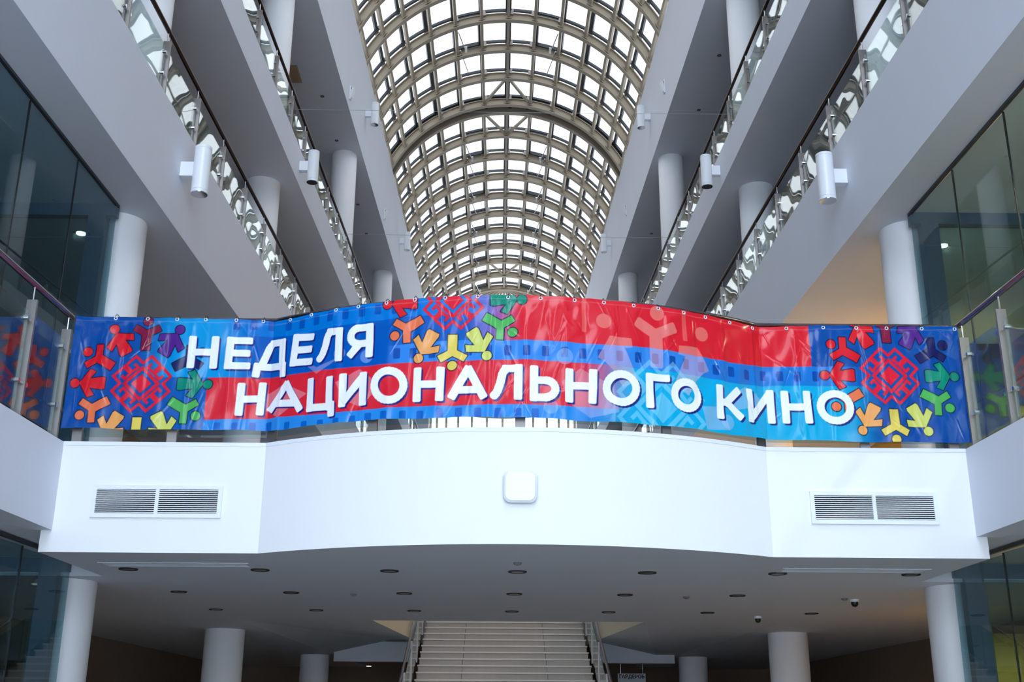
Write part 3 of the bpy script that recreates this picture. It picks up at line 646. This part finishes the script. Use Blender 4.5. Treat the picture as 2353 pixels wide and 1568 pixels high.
# ================================================================== FITTINGS
# air grilles on the bridge front
def grille(x0, x1, z0, z1, label):
    yf = YB; root = tag(empty('air_grille', ((x0+x1)/2, yf, z0)), label, 'air grille', 'air grilles on the bridge front')
    b = .036; xm = (x0+x1)/2
    G().box(x0+.01, x1-.01, yf-.006, yf, z0+.01, z1-.01).build('shade_sheet', M['grille_shade'], root)  # flat near-black sheet paints the shade behind the slats
    G().box(x0, x1, yf-.022, yf, z0, z0+b).box(x0, x1, yf-.022, yf, z1-b, z1).box(x0, x0+b, yf-.022, yf, z0+b, z1-b).box(x1-b, x1, yf-.022, yf, z0+b, z1-b).box(xm-.015, xm+.015, yf-.022, yf, z0+b, z1-b).build('frame', M['grille'], root)
    n = 12; zs = (z1-z0-2*b)/n
    me_ = G().box(0, xm-.015-x0-b, -.016, -.008, 0, zs*.42).mesh('slat', M['grille'])
    for h, xs in ((0, x0+b), (1, xm+.015)):
        for k in range(n):
            inst('slat', me_, root, (xs-root.location[0], 0, b+zs*(k+.3)))
grille(-3.642, -2.528, 3.25, 3.53, 'white slatted air grille on the left end of the bridge front')
grille(2.54, 3.645, 3.24, 3.522, 'white slatted air grille on the right end of the bridge front')
# rounded white box in the middle
def rrect(cx_, cz_, w, h, r, n=6):
    P = []
    for qx, qz, a0 in ((1, 1, 0), (-1, 1, 90), (-1, -1, 180), (1, -1, 270)):
        for i in range(n+1):
            a_ = math.radians(a0+90*i/n); P.append((cx_+qx*(w/2-r)+r*math.cos(a_), cz_+qz*(h/2-r)+r*math.sin(a_)))
    return P
def rplate(g, P0, y0, P1, y1):
    n = len(P0); v = [(p[0], y0, p[1]) for p in P0]+[(p[0], y1, p[1]) for p in P1]
    g.add(v, [tuple(range(n)), tuple(range(n, 2*n))[::-1]]+[(i, n+i, n+(i+1) % n, (i+1) % n) for i in range(n)]); return g
yb_ = on_path(fp, .02)[0]
ap = tag(empty('access_point', (.02, yb_, 3.41)), 'white rounded square box in the middle of the bridge front', 'wall box')
g = rplate(G(), rrect(.02, 3.408, .25, .245, .055), yb_+.01, rrect(.02, 3.408, .25, .245, .055), yb_-.03); g.build('base', M['dark_alu'], ap)
g = rplate(G(), rrect(.02, 3.412, .27, .262, .06), yb_-.022, rrect(.02, 3.412, .27, .262, .06), yb_-.045); rplate(g, rrect(.02, 3.412, .27, .262, .06), yb_-.045, rrect(.02, 3.412, .235, .228, .05), yb_-.06)
g.build('cover', M['lamp_white'], ap)
tag(G().tube([(.02, yb_-.059, 3.412), (.02, yb_-.063, 3.412)], .012, 12).build('glint_disc', M['grille'], ap), 'small white disc standing in for a reflected glint')  # white disc paints the reflection on the cover

# wall lamps
def lamp_proto():
    r = empty('wall_lamp'); h = .30; R_ = .098; cx_ = .235
    G().lathe([(R_, -h), (R_, -h+.03), (R_-.004, -h+.032), (R_-.004, -h+.036), (R_, -h+.04), (R_, h-.04), (R_-.004, h-.036), (R_-.004, h-.032), (R_, h-.03), (R_, h)], 28, (cx_, 0, 0)).build('cylinder', M['lamp_white'], r, smooth=True)
    G().box(0, .15, -.055, .055, -.09, .09).build('bracket', M['lamp_white'], r)
    ln_ = G().lathe([(R_-.016, -h-.006), (R_-.016, -h+.002)], 24, (cx_, 0, 0)).build('lens', M['lens'], r, smooth=True)
    G().lathe([(R_-.016, -h-.008), (R_-.002, -h-.008), (R_-.002, -h+.002), (R_-.016, -h+.002)], 24, (cx_, 0, 0)).build('rim', M['chrome'], ln_, smooth=True)
    return r
proto = lamp_proto(); first = True
for y, z, ln in ((11.87, 7.70, 'deep second-floor gallery edge'), (18.0, 10.95, 'slim third-floor gallery edge'), (24.85, 16.0, 'roof edge beam, nearer of the pair'), (32.8, 16.05, 'roof edge beam, farther of the pair')):
    for s in (-1, 1):
        o = proto if first else copy_tree(proto); first = False
        o.location = (s*hw(y), y, z); o.rotation_euler = (0, 0, math.pi if s > 0 else 0)
        tag(o, f'white cylinder wall lamp on the {SIDE[s]} {ln}', 'lamp', 'cylinder wall lamps')

# ceiling fittings under the bridge
def dl_proto():
    r = empty('downlight')
    G().lathe([(.052, -.004), (.075, -.004), (.082, -.012), (.088, -.010), (.088, 0), (.052, 0)], 24).build('rim', M['joint'], r, smooth=True)
    G().lathe([(.06, -.009), (.06, -.002)], 20).build('lens', M['lens'], r)
    return r
p = dl_proto(); first = True
rows = [(10.71, [-3.61, -2.38, -1.17, .03, 1.25, 2.48, 3.74], 'front'), (12.63, [-3.65, -2.42, -1.18, .03, 1.25, 2.49], 'middle'), (14.66, [-3.72, -2.45, -1.21, .03, 1.26, 2.52, 3.85], 'back')]
nth = ['leftmost', 'second from left', 'third from left', 'fourth from left', 'fifth from left', 'sixth from left', 'rightmost']
for y, xs, rn in rows:
    for i, x in enumerate(xs):
        o = p if first else copy_tree(p); first = False
        o.location = (x, y, ZBR); tag(o, f'unlit round downlight in the {rn} row under the bridge, {nth[i]}', 'downlight', 'downlights under the bridge')
for x, y, ln in ((3.89, 12.98, 'beside the right end of the middle downlight row'), (3.27, 15.15, 'beside the back downlight row')):
    r = empty('dome_camera', (x, y, ZBR)); G().lathe([(.05, 0), (.05, -.025), (.045, -.03)][::-1], 16, (x, y, ZBR)).build('base', M['detector'], r)
    G().lathe([(.005, -.085), (.025, -.078), (.038, -.06), (.04, -.03)], 16, (x, y, ZBR)).build('dome', M['black'], r, smooth=True)
    tag(r, 'small black dome camera under the bridge '+ln, 'camera', 'dome cameras under the bridge')
for x, y, ln in ((-1.75, 12.75, 'left'), (1.95, 12.8, 'right'), (3.75, 12.89, 'far right'), (.02, 10.1, 'front centre')):
    r = empty('smoke_detector', (x, y, ZBR)); G().lathe([(.025, -.022), (.036, -.012), (.04, 0)], 16, (x, y, ZBR)).build('body', M['lens'], r, smooth=True); G().lathe([(.012, -.027), (.012, -.021)], 12, (x, y, ZBR)).build('sensor', M['lens'], r)
    tag(r, f'small white smoke detector under the bridge, {ln}', 'detector', 'smoke detectors under the bridge')
for s, x0, x1, y0 in ((-1, -3.75, -2.40, 10.26), (1, 2.44, 3.80, 10.34)):
    r = tag(empty('ceiling_diffuser', ((x0+x1)/2, y0, ZBR)), f'long white air diffuser in the bridge soffit on the {SIDE[s]}', 'air diffuser', 'air diffusers in the bridge soffit')
    G().box(x0, x1, y0, y0+.03, ZBR-.006, ZBR).box(x0, x1, y0+.24, y0+.27, ZBR-.006, ZBR).box(x0, x0+.03, y0+.03, y0+.24, ZBR-.006, ZBR).box(x1-.03, x1, y0+.03, y0+.24, ZBR-.006, ZBR).build('frame', M['plaster'], r)
    for k in range(6): G().box(x0+.03, x1-.03, y0+.045+.033*k, y0+.058+.033*k, ZBR-.004, ZBR).build('slat', M['plaster'], r)

# small fittings on the roof edge beams, cables, soffit vent
for s, y, z, ln in ((1, 22.75, 15.58, 'nearer'), (1, 29.3, 15.55, 'farther'), (-1, 22.5, 15.17, 'nearer'), (-1, 28.95, 15.17, 'farther')):
    x = s*hw(y); r = empty('wall_detector', (x, y, z))
    G().box(*sorted((x, x-s*.035)), y-.05, y+.05, z-.17, z+.17).build('back_plate', M['detector'], r)
    G().beam((x-s*.035, y-.01, z-.13), (x-s*.09, y-.03, z+.11), .085, .05).build('sensor_body', M['detector'], r)
    G().box(*sorted((x-s*.035, x-s*.06)), y-.056, y-.03, z-.02, z+.12).build('sensor_window', M['black'], r)
    tag(r, f'small white detector on the {SIDE[s]} roof edge beam, {ln} of two', 'detector', 'detectors on the roof edge beams')
for y, z, ln in ((16.7, 11.35, 'nearer'), (21.9, 11.40, 'farther')):
    tag(G().tube([(-hw(y)-.02, y, z), (0, y, z-.015), (hw(y)+.02, y, z)], .0035, 5).build('cable', M['cable']), f'thin steel cable stretched across the atrium at the third floor, {ln} of two', 'cable', 'cables across the atrium')
r = tag(empty('soffit_vent', (-4.63, 21.1, ZRB)), 'tan slatted vent in the roof soffit on the left', 'vent')
G().box(-4.74, -4.50, 20.75, 21.43, ZRB-.015, ZRB).build('frame', M['vent_tan'], r)
for k in range(5): G().box(-4.72+.045*k, -4.695+.045*k, 20.79, 21.39, ZRB-.03, ZRB-.015).build('slat', M['vent_tan'], r)
spots = [(-4.72, 20.0), (-4.15, 22.0), (-4.1, 24.0), (-4.0, 27.5), (-3.98, 29.4), (4.35, 20.2), (4.3, 22.4), (4.2, 27.0), (4.12, 29.2)]
for i, (x, y) in enumerate(spots):
    r = empty('spotlight', (x, y, ZRB)); G().lathe([(.028, -.006), (.04, -.010), (.045, 0)], 14, (x, y, ZRB)).build('rim', M['joint'], r, smooth=True); G().lathe([(.026, -.012), (.026, -.006)], 12, (x, y, ZRB)).build('lens', M['lens'], r)
    k = i if x < 0 else i-5
    tag(r, f'tiny round spotlight in the {"left" if x<0 else "right"} roof soffit, {["nearest","second","third","fourth","farthest"][k] if not (x>0 and k==3) else "farthest"}', 'spotlight', 'spotlights in the roof soffits')

# lit downlights with their own lamps
def lit(x, y, z, label, watts, col=(1, .78, .5), rad=.06):
    r = empty('ceiling_lamp', (x, y, z)); G().lathe([(.055, -.004), (.085, -.008), (.085, 0), (.055, 0)], 20, (x, y, z)).build('rim', M['chrome'], r, smooth=True)
    G().lathe([(.055, -.012), (.055, -.003)], 18, (x, y, z)).build('glow_disc', M['warm_lamp'], r)
    l = bpy.data.lights.new('lamp_light', 'SPOT'); l.energy = watts; l.color = col; l.shadow_soft_size = rad; l.spot_size = math.radians(150); l.spot_blend = .8
    o = bpy.data.objects.new('lamp_light', l); COL.objects.link(o); o.parent = r; o.location = (0, 0, -.03)
    tag(r, label, 'lamp')
lit(-5.03, 12.05, Z2B, 'small lit ceiling lamp behind the left first-floor glass', 25, (1, .9, .75))
lit(5.06, 12.15, Z2B, 'small lit ceiling lamp behind the right first-floor glass', 420)
lit(5.6, 8.2, Z2B, 'warm ceiling lamp inside the right first-floor shop', 800)
lit(6.4, 15.5, Z2B, 'warm ceiling lamp in the right first-floor gallery', 1000)
lit(6.0, 20.5, Z2B, 'farther warm ceiling lamp in the right first-floor gallery', 700)
lit(5.4, 8.6, Z1B, 'warm ceiling lamp inside the right ground-floor shop', 300)
lit(5.7, 14.0, ZBR, 'warm ceiling lamp in the right ground-floor lobby', 160)
lit(5.75, 12.5, ZBR, 'warm ceiling lamp in front of the ochre partition on the right', 170)
lit(-5.6, 9.0, Z1B, 'dim ceiling lamp inside the left ground-floor shop', 30)
lit(-5.8, 14.2, ZBR, 'warm ceiling lamp in the left ground-floor lobby', 60)
lit(-3.23, 28.2, 2.9, 'lit ceiling lamp in the dark passage left of the stairs', 20)

# ================================================================== STAIRS
st = tag(empty('staircase', (0, 17.45, 0)), 'broad beige stone staircase rising behind the bridge to the first floor', 'stairs')
rise, going = Z1T/26, .352
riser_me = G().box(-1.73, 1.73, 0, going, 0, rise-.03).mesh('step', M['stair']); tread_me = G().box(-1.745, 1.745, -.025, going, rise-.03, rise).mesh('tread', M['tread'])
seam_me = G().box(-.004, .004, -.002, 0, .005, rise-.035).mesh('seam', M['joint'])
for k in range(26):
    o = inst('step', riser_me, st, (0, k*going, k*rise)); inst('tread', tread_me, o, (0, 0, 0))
    for x in (-.85, .85): inst('seam', seam_me, o, (x, 0, 0))
for s in (-1, 1):
    r = tag(empty('stair_railing', (s*1.78, 17.45, 0)), f'glass stair railing with steel handrail on the {SIDE[s]} of the staircase', 'railing')
    zs = lambda y: (y-17.45)/going*rise+rise
    G().tube([(s*1.81, 17.2, zs(17.2)+.98), (s*1.81, 24.0, zs(24.0)+.98)], .026, 10).build('handrail', M['rail_steel'], r, smooth=True)
    G().tube([(s*1.81, 24.0, zs(24.0)+.92), (s*1.76, 24.05, zs(24.0)+.88), (s*1.76, 27.0, zs(26.9)+.98)], .024, 10).build('handrail', M['rail_steel'], r, smooth=True)
    for k in range(6):
        ya = 17.6+k*1.5; yb2 = ya+1.46
        P = [(ya, zs(ya)+.05), (yb2, zs(yb2)+.05), (yb2, zs(yb2)+.82), (ya, zs(ya)+.82)]
        v = [(s*1.77, y, z) for y, z in P]+[(s*1.782, y, z) for y, z in P]
        G().add(v, [(0, 1, 2, 3), (7, 6, 5, 4), (0, 4, 5, 1), (1, 5, 6, 2), (2, 6, 7, 3), (3, 7, 4, 0)]).build('glass_panel', M['shop_glass'], r)
        G().box(*sorted((s*1.755, s*1.80)), ya-.04, ya, zs(ya)-.02, zs(ya)+.94).build('post', M['post'], r)

# cloakroom sign
sg = tag(empty('cloakroom_sign', (2.63, 24.2, 2.43)), 'white cloakroom sign with dark capitals right of the stairs', 'sign')
G().box(2.345, 2.915, 24.19, 24.215, 2.27, 2.595).build('board', M['sign'], sg)
fc = bpy.data.curves.new('lettering', 'FONT'); fc.body = 'ГАРДЕРОБ'; fc.size = .098; fc.align_x = 'CENTER'; fc.align_y = 'CENTER'; fc.extrude = .002; fc.offset = .0035
tmp = bpy.data.objects.new('tmp', fc); COL.objects.link(tmp); dg = bpy.context.evaluated_depsgraph_get()
tm = bpy.data.meshes.new_from_object(tmp.evaluated_get(dg)); bpy.data.objects.remove(tmp); tm.name = 'lettering'; tm.materials.clear(); tm.materials.append(M['ink'])
o = bpy.data.objects.new('lettering', tm); COL.objects.link(o); o.parent = sg; o.rotation_euler = (math.pi/2, 0, 0); o.location = (0, -.014, .10)
for x, ln in ((2.4, 'left'), (2.86, 'right')):
    G().tube([(x, 24.2, 2.595), (x, 24.2, 2.80)], .006, 6).build('hanger', M['chrome'], sg)
